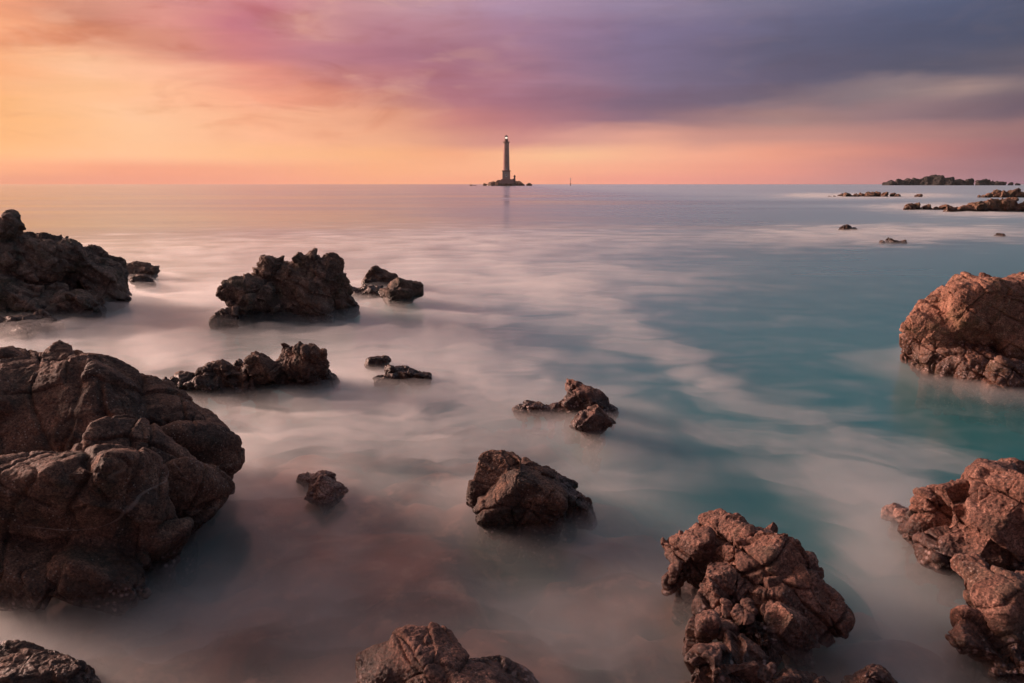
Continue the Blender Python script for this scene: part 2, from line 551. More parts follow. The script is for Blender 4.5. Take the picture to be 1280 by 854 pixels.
rock('coastal_rock', 'long low knobbly rock ridge in front of the jagged stack, behind the big boulder', 'rock', [
    (376, 466, 35, 34, 487, 8, .9), (386, 452, 20, 17, 484, 0, 1), (328, 468, 30, 28, 488, -12, .9), (322, 458, 14, 14, 486, 0, 1), (290, 476, 34, 22, 490, -8, .9), (283, 462, 13, 10, 487, 0, 1),
    (252, 480, 28, 17, 493, -10, .9), (230, 482, 18, 12, 494, 0, .9)],
    M_BROWN, seed=12, style='craggy', vox=130, size=.8, jr=(20, 25, 40))
rock('sea_rock', 'small round rock behind the little peaked rock, mid water left of centre', 'rock', [
    (473, 457, 15, 11, 463, 10, .9)], M_BROWN, seed=14, style='boulder', group='small rocks in the mist', vox=50, size=.5)
rock('sea_rock', 'little peaked rock sloping away to the right, mid water left of centre', 'rock', [
    (502, 467, 18, 11, 476, 0, .8), (515, 472, 22, 8, 479, 16, .8), (488, 474, 18, 7, 480, -10, .8)], M_BROWN, seed=15, style='craggy', group='small rocks in the mist', vox=60, size=.5)
rock('boulder_outcrop', 'massive cracked brown boulder outcrop filling the left side of the near shore', 'rock', [
    (112, 530, 105, 92, 640, 22, .8, 10), (60, 480, 46, 46, 620, 10, 1.0), (-15, 520, 85, 72, 640, 0, .9), (72, 456, 26, 25, 600, 25, 1.0),
    (118, 466, 46, 28, 605, 26, .9, 0), (182, 518, 74, 46, 618, 34, .8, 5), (238, 530, 58, 32, 596, 32, .9, 0), (6, 460, 28, 20, 590, 0, 1), (33, 450, 26, 14, 570, 10, 1),
    (108, 648, 116, 94, 735, -8, .8, -10), (165, 600, 72, 62, 690, 34, .8, 0), (172, 662, 52, 66, 728, 14, .9, 0), (235, 572, 48, 30, 632, 40, .8), (214, 600, 40, 44, 660, 40, .8), (30, 715, 66, 46, 765, 10, .8), (-30, 660, 50, 40, 745, 0, 1), (130, 714, 80, 42, 758, 6, .7), (252, 562, 48, 34, 640, 40, .8), (222, 618, 44, 44, 684, 52, .8), (200, 676, 30, 36, 722, 30, .8)],
    M_BROWN, seed=21, style='worn', vox=190, size=.9, blend=.03, jr=(30, 15, 35), stretch=(1.3, 1, .8))
rock('pebble_rock', 'small wet stone breaking the surface beside the big boulder outcrop', 'rock', [
    (262, 628, 11, 12, 640, 10, .9)], M_BROWN, seed=23, style='boulder', vox=44, size=.3)
rock('barnacled_rock', 'little pink barnacle-covered knob lit in the red shallows left of centre', 'rock', [
    (400, 608, 16, 16, 622, 20, .9), (407, 620, 16, 18, 632, 30, .9), (404, 614, 18, 16, 628, 30, .9)], M_PALE, seed=24, style='craggy', vox=80, size=.35)
rock('barnacled_rock', 'tiny barnacled crest just left of the pink barnacle-covered knob', 'rock', [
    (382, 598, 12, 8, 605, 10, .9)], M_PALE, seed=25, style='craggy', vox=44, size=.3)
rock('boulder', 'brown two-part boulder with a deep cleft standing alone in the centre foreground', 'rock', [
    (640, 634, 56, 48, 672, 28, .8, 8), (616, 596, 32, 34, 655, 14, .9), (604, 614, 22, 28, 655, 0, .9), (684, 606, 40, 20, 642, 32, .8, 0), (712, 628, 42, 22, 650, 32, .8, 0), (668, 642, 42, 38, 668, 30, .8)],
    M_BROWN, seed=27, style='boulder', vox=140, size=.55, blend=.03)
rock('sea_rock', 'sharp topped reddish rock with a lower spur in the middle of the bay', 'rock', [
    (732, 504, 32, 22, 520, 16, .9, 0), (728, 498, 15, 20, 519, 45, .9, 0), (712, 508, 15, 13, 519, -20, .9), (752, 514, 22, 14, 523, 28, .9), (744, 532, 18, 20, 552, 50, .9), (735, 524, 15, 16, 540, 30, 1)],
    M_RUST, seed=29, style='blocky', vox=110, size=.5)
rock('sea_rock', 'low bumpy reddish reef just breaking the mist left of the sharp topped rock', 'rock', [
    (655, 513, 17, 8, 518, 0, .9), (672, 512, 18, 9, 517, 0, .9), (690, 515, 18, 8, 518, 0, .9)],
    M_RUST, seed=30, style='craggy', vox=70, size=.4)
rock('sea_rock', 'large rounded orange rock with a dark barnacled foot at the right edge', 'rock', [
    (1240, 412, 84, 70, 468, -4, .8, 0), (1172, 412, 48, 48, 466, -24, .9, 0), (1196, 392, 46, 42, 464, -20, .9, 0), (1268, 372, 44, 34, 462, 0, .9), (1310, 400, 60, 62, 475, 0, .9),
    (1185, 455, 46, 34, 470, 10, .7, 0), (1225, 466, 50, 34, 476, 8, .6, 0), (1275, 480, 56, 34, 488, 8, .6, 0), (1218, 425, 36, 48, 462, 10, .9)],
    M_ORANGE, seed=31, style='cracked', vox=150, size=.75, blend=.08, jr=(10, 55, 25), stretch=(.9, 1, 1.1))
rock('coastal_rock', 'angular fractured red brown rock shelf running out of the right edge in the foreground', 'rock', [
    (1252, 650, 52, 66, 735, 0, .9), (1213, 642, 32, 46, 712, -15, .9), (1181, 646, 28, 34, 692, -10, .8), (1158, 655, 20, 26, 690, 15, .9), (1140, 655, 14, 14, 676, 0, .9), (1228, 690, 48, 38, 742, 25, .8),
    (1188, 692, 36, 26, 722, 32, .8), (1292, 645, 40, 70, 740, 0, .9), (1270, 600, 26, 22, 700, 0, 1), (1233, 600, 18, 18, 700, 10, 1),
    (1256, 766, 54, 60, 825, 6, .8, 0), (1305, 770, 50, 66, 835, 0, .9), (1222, 740, 20, 34, 800, -10, 1), (1250, 812, 62, 18, 850, 28, .6, 0), (1290, 840, 50, 24, 870, 20, .6)],
    M_RUST, seed=33, style='blocky', vox=180, size=.85, blend=.02, jr=(42, 25, 10))
rock('sea_rock', 'small pale spur in the spray off the tip of the red brown shelf', 'rock', [
    (1120, 640, 14, 9, 652, 10, .9), (1136, 648, 14, 11, 662, 0, .9)], M_PALE, seed=34, style='craggy', vox=54, size=.35)
rock('coastal_rock', 'tall fractured red brown rock in the foreground right of centre, slabs on its flank', 'rock', [
    (900, 690, 36, 40, 742, -12, .9, 0), (870, 702, 32, 36, 752, -26, .9), (850, 718, 18, 28, 754, 0, .9), (938, 676, 18, 20, 745, 10, 1), (945, 694, 36, 32, 760, 20, .9), (922, 710, 30, 38, 768, 8, .9), (982, 716, 52, 44, 790, 44, .75, -10),
    (1006, 758, 36, 32, 808, 54, .8, -5), (972, 752, 28, 28, 804, 16, .9), (942, 742, 20, 25, 792, 5, 1), (938, 784, 17, 38, 830, -20, .9, 0), (892, 742, 34, 34, 795, 6, .8), (990, 790, 38, 26, 828, 36, .7), (958, 805, 30, 32, 845, 0, .8)],
    M_RUST, seed=35, style='blocky', vox=180, size=.85, blend=.02, jr=(50, 20, 0))
rock('coastal_rock', 'low knobbly red rock cut by the bottom of the frame, right of centre', 'rock', [
    (892, 776, 17, 16, 815, 0, .9), (876, 796, 14, 30, 835, 0, .9), (908, 790, 20, 20, 830, 25, .9), (928, 826, 30, 28, 870, 14, .9, 0), (886, 838, 22, 30, 880, 0, .9), (908, 850, 30, 36, 885, 0, .9), (952, 846, 18, 22, 885, 0, 1),
    (985, 868, 46, 20, 905, 25, .8), (905, 880, 60, 40, 905, 0, .9)],
    M_RUST, seed=36, style='blocky', vox=130, size=.7, blend=.02)
rock('boulder', 'orange brown rounded stone cut by the bottom of the frame between the two red rocks', 'rock', [
    (1082, 858, 27, 24, 885, 5, .9)], M_RUST, seed=37, style='boulder', vox=60, size=.35)
rock('boulder', 'reddish half sunken boulder at the bottom centre with water lapping over it', 'rock', [
    (514, 850, 58, 66, 895, -20, .9), (548, 866, 70, 60, 905, 10, .8), (612, 870, 66, 54, 905, 8, .9), (484, 856, 28, 44, 890, 0, 1)],
    M_RUST, seed=40, style='worn', vox=120, size=.5)
rock('boulder', 'round brown boulder in the bottom corner below the big boulder outcrop', 'rock', [
    (28, 868, 70, 64, 905, 12, .9), (75, 868, 40, 42, 900, 20, .9)], M_BROWN, seed=41, style='boulder', vox=110, size=.5)


# ------------------------------------------------------------------ reefs and islets far out
def reef(name, label, cat, profile, base, mat, seed, group=None, size=1.6, depth=.8, vox=110, rough=1.0, lump=1.0, style='craggy'):
    """profile: (px, top px row) points along the crest; lumps are strewn under it."""
    rg = random.Random(seed)
    ch = []
    for (xa, ya), (xb, yb) in zip(profile[:-1], profile[1:]):
        nn = max(1, int(abs(xb - xa) / (5.5 * lump)))
        for q in range(nn):
            f = (q + rg.random()) / nn
            x, y = xa + (xb - xa) * f, ya + (yb - ya) * f + rg.uniform(-.7, 1.3) * rough
            rz = max(1.2, (base - y) * rg.uniform(.8, 1.0))
            rx = rz * rg.uniform(.5, 1.1) + .9 * lump
            ch.append((x, y + rz, rx, rz, base + rg.uniform(-.25, .25) * depth, rg.uniform(-25, 25), rg.uniform(.8, 1.8)))
    return rock(name, label, cat, ch, mat, seed=seed, style=style, group=group, vox=vox, sub=1, size=size, blend=.05)


G = 'reefs awash on the right side of the bay'
reef('sea_reef', 'thin dark reef with white surf around it, directly in front of the dark island', 'reef',
     [(1036, 245), (1058, 242), (1075, 243), (1088, 240), (1100, 240.5), (1108, 239.5), (1118, 241), (1126, 244)], 246, M_FAR, 51, G, 2.2, vox=170)
reef('sea_reef', 'short separate rock hump at the right end of the thin dark reef', 'reef', [(1141, 244), (1148, 243), (1154, 244.5)], 246.2, M_FAR, 52, G, 1.5, vox=60)
reef('sea_reef', 'mossy brown reef at the right edge, the one just under the island', 'reef',
     [(1222, 244), (1238, 240), (1252, 239), (1264, 238), (1280, 239), (1300, 240)], 247, M_FAR, 53, G, 2.2, vox=150)
reef('sea_reef', 'low dark reef of scattered bumps amid white surf, left of the orange reef', 'reef',
     [(1128, 259), (1136, 256), (1148, 254.5), (1158, 257), (1170, 258.5), (1180, 257), (1196, 260)], 262.5, M_FAR, 54, G, 1.6, vox=150)
reef('sea_reef', 'long orange brown jagged reef amid white surf at the right edge', 'reef',
     [(1186, 256), (1196, 258), (1206, 259), (1214, 254), (1226, 253), (1240, 250), (1254, 249), (1266, 254), (1280, 252), (1296, 254)], 265, M_FAR, 55, G, 1.6, vox=190)
reef('sea_reef', 'small pinkish rock in the upper edge of the white foam band', 'reef', [(1051, 285), (1056, 282.5), (1064, 283), (1072, 286)], 288, M_FAR, 56, G, 1.0, vox=70)
reef('sea_reef', 'small dark peaked rock below the white foam band', 'reef', [(1102, 301), (1110, 298), (1119, 296), (1126, 300)], 304, M_FAR, 57, G, .9, vox=70)
reef('sea_reef', 'tiny rock tip in the white foam band above the orange rock', 'reef', [(1246, 293.5), (1250, 292), (1254, 294)], 296, M_FAR, 58, G, .7, vox=50)
reef('island', 'long low dark island on the horizon at the right', 'island',
     [(1102, 230), (1110, 226), (1118, 223), (1128, 221.5), (1136, 222), (1148, 220.5), (1156, 221), (1168, 220), (1180, 220.2), (1188, 222), (1196, 224),
      (1206, 224), (1216, 224), (1226, 224), (1234, 226), (1242, 227), (1250, 226.5), (1258, 226), (1264, 228.5), (1272, 229.8)], 231.8, M_ISLE, 61, None, 14, vox=230, depth=.2, rough=.4, lump=1.25)
reef('islet', 'low rocky islet carrying the lighthouse', 'islet',
     [(603, 230), (612, 228.6), (620, 227.8), (628, 225.5), (640, 225), (646, 226), (650, 228.2), (660, 228.8), (664, 230)], 232.4, M_FAR, 63, None, 6, vox=170, depth=.15, rough=.8)
reef('sea_reef', 'cluster of tiny rock tips on the horizon left of the lighthouse islet', 'reef', [(588, 230.6), (591, 230.1), (594, 230.8)], 232.2, M_FAR, 64, None, 3, vox=60, depth=.1)
# ------------------------------------------------------------------ lighthouse
def revolve(prof, seg=40):
    V, Q = [], []
    for (r, z) in prof:
        for i in range(seg):
            a = 2 * math.pi * i / seg
            V.append((r * math.cos(a), r * math.sin(a), z))
    for j in range(len(prof) - 1):
        for i in range(seg):
            k = (i + 1) % seg
            Q.append((j * seg + i, j * seg + k, (j + 1) * seg + k, (j + 1) * seg + i))
    return np.array(V, float), np.array(Q)


def flat(name, V, Q, mat, parent, smooth=False):
    return link(name, mesh_from(name, np.array(V, float), np.array(Q), smooth), mat, parent)


def boxm(x0, x1, y0, y1, z0, z1):
    V = [(x0, y0, z0), (x1, y0, z0), (x1, y1, z0), (x0, y1, z0), (x0, y0, z1), (x1, y0, z1), (x1, y1, z1), (x0, y1, z1)]
    Q = [(0, 3, 2, 1), (4, 5, 6, 7), (0, 1, 5, 4), (1, 2, 6, 5), (2, 3, 7, 6), (3, 0, 4, 7)]
    return V, Q


def merge(parts):
    V, Q, n = [], [], 0
    for v, q in parts:
        V.append(np.array(v, float))
        Q.append(np.array(q) + n)
        n += len(v)
    return np.concatenate(V), np.concatenate(Q)


def plain(name, base, var=.25, sc=.4, rough=.8):
    m, t = material(name)
    co = t.n('ShaderNodeTexCoord').outputs['Object']
    f = t.noise(co, sc, 5, .6)
    c = t.mix(f, tuple(v * (1 - var) for v in base) + (1,), tuple(v * (1 + var) for v in base) + (1,))
    b = t.n('ShaderNodeBsdfPrincipled', {'Base Color': c, 'Roughness': rough})
    t.n('ShaderNodeOutputMaterial', {0: b.outputs[0]})
    return m


def stone_courses(name, base):
    m, t = material(name)
    co = t.n('ShaderNodeTexCoord').outputs['Object']
    br = t.n('ShaderNodeTexBrick', {'Vector': t.n('ShaderNodeMapping', {0: co, 2: (math.pi / 2, 0, 0)}).outputs[0], 'Color1': base + (1,), 'Color2': tuple(v * .8 for v in base) + (1,),
                                    'Mortar': tuple(v * .5 for v in base) + (1,), 'Scale': .8, 'Mortar Size': .02}).outputs[0]
    c = t.mix(t.math('MULTIPLY', t.noise(co, .25, 5), .6), br, tuple(v * .55 for v in base) + (1,))
    b = t.n('ShaderNodeBsdfPrincipled', {'Base Color': c, 'Roughness': .85})
    t.n('ShaderNodeOutputMaterial', {0: b.outputs[0]})
    return m


M_STONE = stone_courses('lighthouse_granite', (.62, .35, .32))
M_BASE = stone_courses('pale_granite', (.62, .42, .38))
M_TRIM = plain('dark_cornice_stone', (.30, .17, .155))
M_IRON = plain('dark_iron', (.05, .04, .04))
M_WHITE = plain('white_paint', (.75, .72, .70), .05)
M_LAMP, t_ = material('lit_lantern')
t_.n('ShaderNodeOutputMaterial', {0: t_.n('ShaderNodeEmission', {'Color': (1, .86, .70, 1), 'Strength': 1.2}).outputs[0]})
M_GLASS, t_ = material('lantern_glass')
t_.n('ShaderNodeOutputMaterial', {0: t_.n('ShaderNodeMixShader', {0: .12, 1: t_.n('ShaderNodeBsdfTransparent').outputs[0], 2: t_.n('ShaderNodeBsdfGlossy', {'Roughness': .05}).outputs[0]}).outputs[0]})

DL = 800.0
c0, sL = at(632.9, 231, DL)
zb = lambda py: float(at(632.9, py, DL)[0][2])
LX = float(c0[0])
lh = bpy.data.objects.new('lighthouse', None)
COL.objects.link(lh)
lh.location = (LX, DL, zb(227.6))
tag(lh, 'tall slender granite lighthouse with a lit lantern on its islet at the horizon', 'lighthouse')
Z = lambda py: zb(py) - zb(227.6)
w = lambda px: px * sL / 2


def sq(hw0, hw1, z0, z1):
    V = [(-hw0, -hw0, z0), (hw0, -hw0, z0), (hw0, hw0, z0), (-hw0, hw0, z0), (-hw1, -hw1, z1), (hw1, -hw1, z1), (hw1, hw1, z1), (-hw1, hw1, z1)]
    return V, boxm(0, 1, 0, 1, 0, 1)[1]


flat('plinth', *merge([sq(w(19), w(17), Z(229.5), Z(226.2)), sq(w(14.5), w(13), Z(226.2), Z(224.1))]), M_TRIM, lh)
base_ = flat('base_building', *sq(w(9.8), w(9.4), Z(224.1), Z(214.6)), M_BASE, lh)
flat('cornice', *merge([sq(w(10.2), w(10.9), Z(214.6), Z(213.9)), sq(w(10.9), w(10.9), Z(213.9), Z(213.2))]), M_TRIM, lh)
V_, Q_ = revolve([(w(8.3), Z(213.2)), (w(7.9), Z(207)), (w(7.5), Z(198)), (w(7.0), Z(188)), (w(6.7), Z(180))])
flat('tower', V_, Q_, M_STONE, lh, True)
V_, Q_ = revolve([(w(6.7), Z(180)), (w(7.0), Z(179.2)), (w(8.2), Z(178.4)), (w(8.2), Z(177.6)), (.1, Z(177.5))])
gal = flat('gallery', V_, Q_, M_TRIM, lh, False)
rl = []
for i in range(20):
    a = 2 * math.pi * i / 20
    x, y = w(8.0) * math.cos(a), w(8.0) * math.sin(a)
    rl.append(boxm(x - .06, x + .06, y - .06, y + .06, Z(177.6), Z(176.3)))
V_, Q_ = revolve([(w(8.0) - .06, Z(176.4)), (w(8.0) + .06, Z(176.4)), (w(8.0) + .06, Z(176.25)), (w(8.0) - .06, Z(176.25)), (w(8.0) - .06, Z(176.4))], 20)
rl.append((V_, Q_))
flat('railing', *merge(rl), M_IRON, gal)
V_, Q_ = revolve([(w(4.6), Z(177.5)), (w(4.6), Z(174.2)), (w(4.9), Z(174.1)), (w(4.9), Z(173.8)), (.1, Z(173.8))])
flat('lantern_base', V_, Q_, M_TRIM, lh, False)
V_, Q_ = revolve([(w(3.9), Z(173.8)), (w(3.9), Z(171.2))], 16)
lan = flat('lantern_glazing', V_, Q_, M_GLASS, lh, False)
for i in range(8):
    a = 2 * math.pi * (i + .5) / 8
    x, y = w(3.95) * math.cos(a), w(3.95) * math.sin(a)
    flat('glazing_bar', *boxm(x - .07, x + .07, y - .07, y + .07, Z(173.8), Z(171.2)), M_IRON, lan)
V_, Q_ = revolve([(.05, Z(173.7)), (w(2.6), Z(173.4)), (w(2.9), Z(172.4)), (w(2.6), Z(171.5)), (.05, Z(171.3))], 20)
flat('lamp', V_, Q_, M_LAMP, lh, True)
V_, Q_ = revolve([(w(4.4), Z(171.2)), (w(4.3), Z(170.8)), (w(3.2), Z(170.0)), (w(1.6), Z(169.5)), (w(.6), Z(169.3)), (w(.5), Z(168.6)), (.02, Z(168.4))], 20)
flat('lantern_roof', V_, Q_, M_IRON, lh, True)
for py, hw_, hh, d in ((219.6, .9, 1.3, w(9.65)), (211.1, .65, .9, w(8.15)), (203, .4, .7, w(7.72)), (195, .4, .7, w(7.35)), (187, .4, .7, w(6.95))):
    for sgn in (-1, 1):
        fr = flat('window', *boxm(-hw_, hw_, sgn * d - .25, sgn * d + .25, Z(py) - hh, Z(py) + hh), M_WHITE if py > 205 else M_TRIM, lh)
        flat('pane', *boxm(-hw_ * .55, hw_ * .55, sgn * (d + .26) - .03, sgn * (d + .26) + .03, Z(py) - hh * .3, Z(py) + hh * .75), M_IRON, fr)

hut = bpy.data.objects.new('signal_hut', None)
COL.objects.link(hut)
hc, _ = at(643.2, 228, DL)
hut.location = (float(hc[0]), DL, zb(226.5))
tag(hut, 'small dark fog signal hut standing to the right of the lighthouse foot', 'hut')
Zh = lambda py: zb(py) - zb(226.5)
flat('wall', *merge([sq(w(3.0), w(2.2), Zh(228.5), Zh(223.4)), sq(w(2.1), w(2.0), Zh(223.4), Zh(220.8))]), M_TRIM, hut)
V_, Q_ = revolve([(w(2.9), Zh(220.9)), (w(2.8), Zh(220.3)), (w(1.6), Zh(219.5)), (w(.7), Zh(219.2)), (w(.5), Zh(218.8)), (.02, Zh(218.7))], 14)
flat('roof', V_, Q_, M_IRON, hut)
flat('terrace', *boxm(-w(9), -w(3), -w(4), w(4), Zh(229), Zh(224.6)), M_STONE, hut)

bc = bpy.data.objects.new('channel_beacon', None)
COL.objects.link(bc)
b0, sB = at(713, 231, 900)
bc.location = (float(b0[0]), 900, 0)
tag(bc, 'thin beacon mast rising from the horizon right of the lighthouse', 'beacon')
zq = lambda py: float(at(713, py, 900)[0][2])
V_, Q_ = revolve([(.62, -2), (.55, zq(229)), (.22, zq(228.8)), (.16, zq(224.5)), (.02, zq(224.4))], 12)
flat('mast', V_, Q_, M_TRIM, bc, True)
V_, Q_ = revolve([(.02, zq(224.6)), (.6, zq(224.4)), (.6, zq(222.9)), (.02, zq(222.7))], 12)
flat('topmark', V_, Q_, M_WHITE, bc, True)

# ------------------------------------------------------------------ sea bed
def grid(xs, ys):
    X, Y = np.meshgrid(xs, ys, indexing='xy')
    nx, ny = len(xs), len(ys)
    i = np.arange(nx * ny).reshape(ny, nx)
    Q = np.stack([i[:-1, :-1], i[:-1, 1:], i[1:, 1:], i[1:, :-1]], -1).reshape(-1, 4)
    return X.ravel(), Y.ravel(), Q


def gauss(u, v, blobs):
    """Soft ellipses (centre, half sizes in photo pixels on the water, angle, weight)."""
    out = np.zeros_like(u)
    for cx, cy, rx, ry, a, wgt in blobs:
        ca, sa = math.cos(math.radians(a)), math.sin(math.radians(a))
        du, dv = u - cx, v - cy
        p, q = (du * ca + dv * sa) / rx, (-du * sa + dv * ca) / ry
        out += wgt * np.exp(-(p * p + q * q))
    return out


xs = np.concatenate([np.array([-2400, -1500, -900, -300, -100, -50, -30, -20, -15]), np.linspace(-12, 14, 330), np.array([17, 22, 32, 50, 100, 300, 900, 1500, 2400])])
ys = np.concatenate([np.array([-290, -100, -30, -10, -3, 0, 1]), np.linspace(1.6, 16, 260), np.array([18, 21, 25, 30, 40, 60, 100, 200, 500, 900, 1500, 2400])])
X, Y, Q = grid(xs, ys)
P = np.stack([X, Y, X * 0], 1)
deep = np.clip((Y - 6.2) / 7, 0, 1) + np.clip((X - .3) / 3.5, 0, .9) * np.clip((Y - 3.8) / 2, 0, 1)
zbed = -.13 - 1.8 * np.clip(deep, 0, 1.2) - 6.0 * np.clip((Y - 14) / 60, 0, 1)
near = np.clip(1.2 - deep, .15, 1)
f1, f2, idr, tl = worley(P * 1.9 + np.stack([fbm(P * 1.1 + 7 * k, 3, 90 + k) for k in range(3)], 1) * .3, 77)
zbed += near * ((.5 - f1) * .26 + (idr - .5) * .14 + fbm(P * 1.3, 4, 33) * .10 + fbm(P * 6, 3, 35) * .02)
U, Vp = project(X, Y)
Vp = np.where(Y > 1.5, Vp, 2000)
zbed += gauss(U, Vp, [(415, 670, 50, 40, 40, .14), (480, 690, 70, 40, 20, .17), (560, 712, 40, 26, 20, .16), (330, 610, 90, 60, 0, .10), (660, 815, 70, 40, 0, .14),
                      (260, 690, 40, 40, 0, -.15), (600, 500, 120, 30, 0, .3), (890, 740, 40, 40, 0, .12), (640, 700, 60, 30, 0, -.12)])
zbed = -.06 - .07 * np.logaddexp(0, -(zbed + .09) / .07)       # nothing stands proud of the water
M_BED, t = material('red_rock_bed')
co = t.n('ShaderNodeTexCoord').outputs['Object']
c = t.mix(t.rng(t.noise(co, 1.1, 5, .6, .4), .38, .62), (.10, .05, .036, 1), (.34, .13, .078, 1))
c = t.mix(t.rng(t.noise(co, 4.5, 6, .65), .5, .7), c, (.42, .20, .13, 1))
c = t.mix(t.rng(t.noise(co, .8, 3), .55, .7), c, (.07, .065, .045, 1))
bp = t.n('ShaderNodeBump', {'Height': t.noise(co, 22, 6, .65), 'Strength': .6, 'Distance': .03}).outputs[0]
t.n('ShaderNodeOutputMaterial', {0: t.n('ShaderNodeBsdfPrincipled', {'Base Color': c, 'Roughness': .8, 'Normal': bp}).outputs[0]})
sb = link('sea_bed', mesh_from('sea_bed', np.stack([X, Y, zbed], 1), Q), M_BED)
tag(sb, kind='structure')

# ------------------------------------------------------------------ the sea: a clear surface over a body of green water
M_SEA, t = material('sea_water')
pos = t.n('ShaderNodeNewGeometry').outputs['Position']
st = t.n('ShaderNodeMapping', {0: pos, 2: (0, 0, math.radians(4)), 3: (.010, .055, 1)}).outputs[0]
n1 = t.noise(st, 1.0, 5, .55, .6)
st2 = t.n('ShaderNodeMapping', {0: pos, 3: (.12, .5, 1)}).outputs[0]
n2 = t.noise(st2, 1.0, 4, .55, .3)
ro = t.math('ADD', t.rng(n1, .3, .7, .13, .26), t.math('MULTIPLY_ADD', t.math('SUBTRACT', n2, .5), .12, t.rng(t.n('ShaderNodeSeparateXYZ', {0: pos}).outputs[0], -8, 50, 0, .22)))
gl = t.n('ShaderNodeBsdfGlossy', {'Color': (.96, .96, .98, 1), 'Roughness': ro}, distribution='MULTI_GGX').outputs[0]
tr = t.n('ShaderNodeBsdfTransparent').outputs[0]
# facets of the averaged waves lean towards the viewer, so the mirror never closes completely at the horizon
gm = t.n('ShaderNodeNewGeometry')
cs = t.n('ShaderNodeVectorMath', {0: gm.outputs['Incoming'], 1: gm.outputs['Normal']}, operation='DOT_PRODUCT').outputs['Value']
fr = t.math('MULTIPLY_ADD', t.math('POWER', t.math('SUBTRACT', 1.0, t.math('ADD', t.math('ABSOLUTE', cs), .018), clamp=True), 5.0), .96, .028)
surf = t.n('ShaderNodeMixShader', {0: fr, 1: tr, 2: gl}).outputs[0]
vol = t.n('ShaderNodeVolumePrincipled', {'Color': (.07, .46, .50, 1), 'Density': .65, 'Anisotropy': .0}).outputs[0]
t.n('ShaderNodeOutputMaterial', {0: surf, 1: vol})
V_, Q_ = boxm(-2500, 2500, -300, 2500, -14, 0)
sea = link('sea', mesh_from('sea', np.array(V_, float), np.array(Q_), False), M_SEA)
tag(sea, kind='structure')

# ------------------------------------------------------------------ sea mist: spray and swash hanging over the water, thick and thin
# amounts are opacities seen at 1.2 m over the water; (px, py, half w, half h, angle, amount)
BL = [(190, 395, 140, 55, 0, 3.24), (80, 425, 120, 24, 0, 2.16), (560, 345, 220, 40, 0, 1.49), (500, 420, 110, 34, 0, 2.43), (440, 460, 80, 30, 0, 2.10),
      (420, 515, 90, 35, 0, 1.95), (600, 480, 120, 28, 0, 1.95), (330, 575, 80, 45, 0, 1.20), (770, 410, 150, 22, 30, 1.62), (680, 350, 180, 20, 0, 0.94),
      (560, 545, 140, 30, 0, 1.05), (760, 590, 70, 30, 20, 1.05), (200, 770, 190, 34, -8, 2.70), (60, 790, 100, 34, 0, 2.25), (400, 735, 40, 60, 0, 0.90), (452, 660, 20, 26, 130, 1.05),
      (690, 770, 90, 34, 25, 1.35), (770, 690, 100, 34, 10, 1.35), (1110, 690, 115, 38, 58, 3.00), (1160, 800, 115, 44, 58, 2.25), (1010, 605, 130, 24, 12, 1.35), (1160, 575, 130, 14, 14, 1.35), (1000, 540, 100, 14, 8, 0.90),
      (1140, 292, 150, 8, 0, 4.16), (1030, 300, 110, 9, 0, 1.12), (1170, 259, 60, 4, 0, 4.80), (1240, 266, 70, 4, 0, 4.80), (1080, 245, 70, 2.5, 0, 4.80), (1018, 244, 30, 2, 0, 3.20), (1150, 244, 40, 2, 0, 3.20), (1160, 234, 110, 1.2, 0, 2.56),
      (760, 300, 300, 12, 0, 0.48), (300, 310, 260, 14, 0, 0.64), (640, 300, 200, 12, 0, 0.64)]


FOOT = np.array([(f[0], f[1], f[2]) for f in ROCK_FOOT if f[1] < 40])


def near_rock(x, y):
    """Distance to the nearest rock's foot, in metres."""
    d = np.full(len(x), 9.0)
    for fx, fy, fr in FOOT:
        d = np.minimum(d, np.hypot(x - fx, y - fy) - fr * .8)
    return np.maximum(d, 0)


def mist_tau(x, y):
    u, v = project(x, y)
    P = np.stack([x, y, x * 0], 1)
    wob = fbm(P * .45, 4, 201)
    wob2 = fbm(P * np.array([.45, .8, 1]) + 30, 4, 211)
    k = np.clip((v - 240) / 200, .03, 1)
    a = gauss(u + wob * 60 * k, v + wob2 * 34 * k, BL)
    bgd = .10 * np.clip((v - 300) / 120, 0, 1)
    P2 = P + np.stack([wob, wob2, wob * 0], 1) * .5
    near = np.clip((22 - y) / 12, 0, 1)
    P3 = P2 + np.stack([fbm(P2 * 1.1 + 5, 3, 261), fbm(P2 * 1.1 + 15, 3, 262), wob * 0], 1) * .35
    n = fbm(P2 * np.array([.55, .95, 1]), 5, 221) + .35 * fbm(P2 * np.array([1.4, 2.2, 1]), 3, 225) + near * (.85 * fbm(P3 * np.array([1.9, 2.6, 1]), 3, 227) + .35 * fbm(P3 * 4.2, 2, 229))
    return np.maximum((a + bgd) * .72 * (1 - .3 * np.clip((v - 640) / 160, 0, 1)) * np.exp(np.clip(1.55 * n, -3, 1.4)), 0)


def seg(a, b, n):
    return np.linspace(a, b, n, endpoint=False)


def ss(x, a, b):
    q = np.clip((x - a) / (b - a), 0, 1)
    return q * q * (3 - 2 * q)


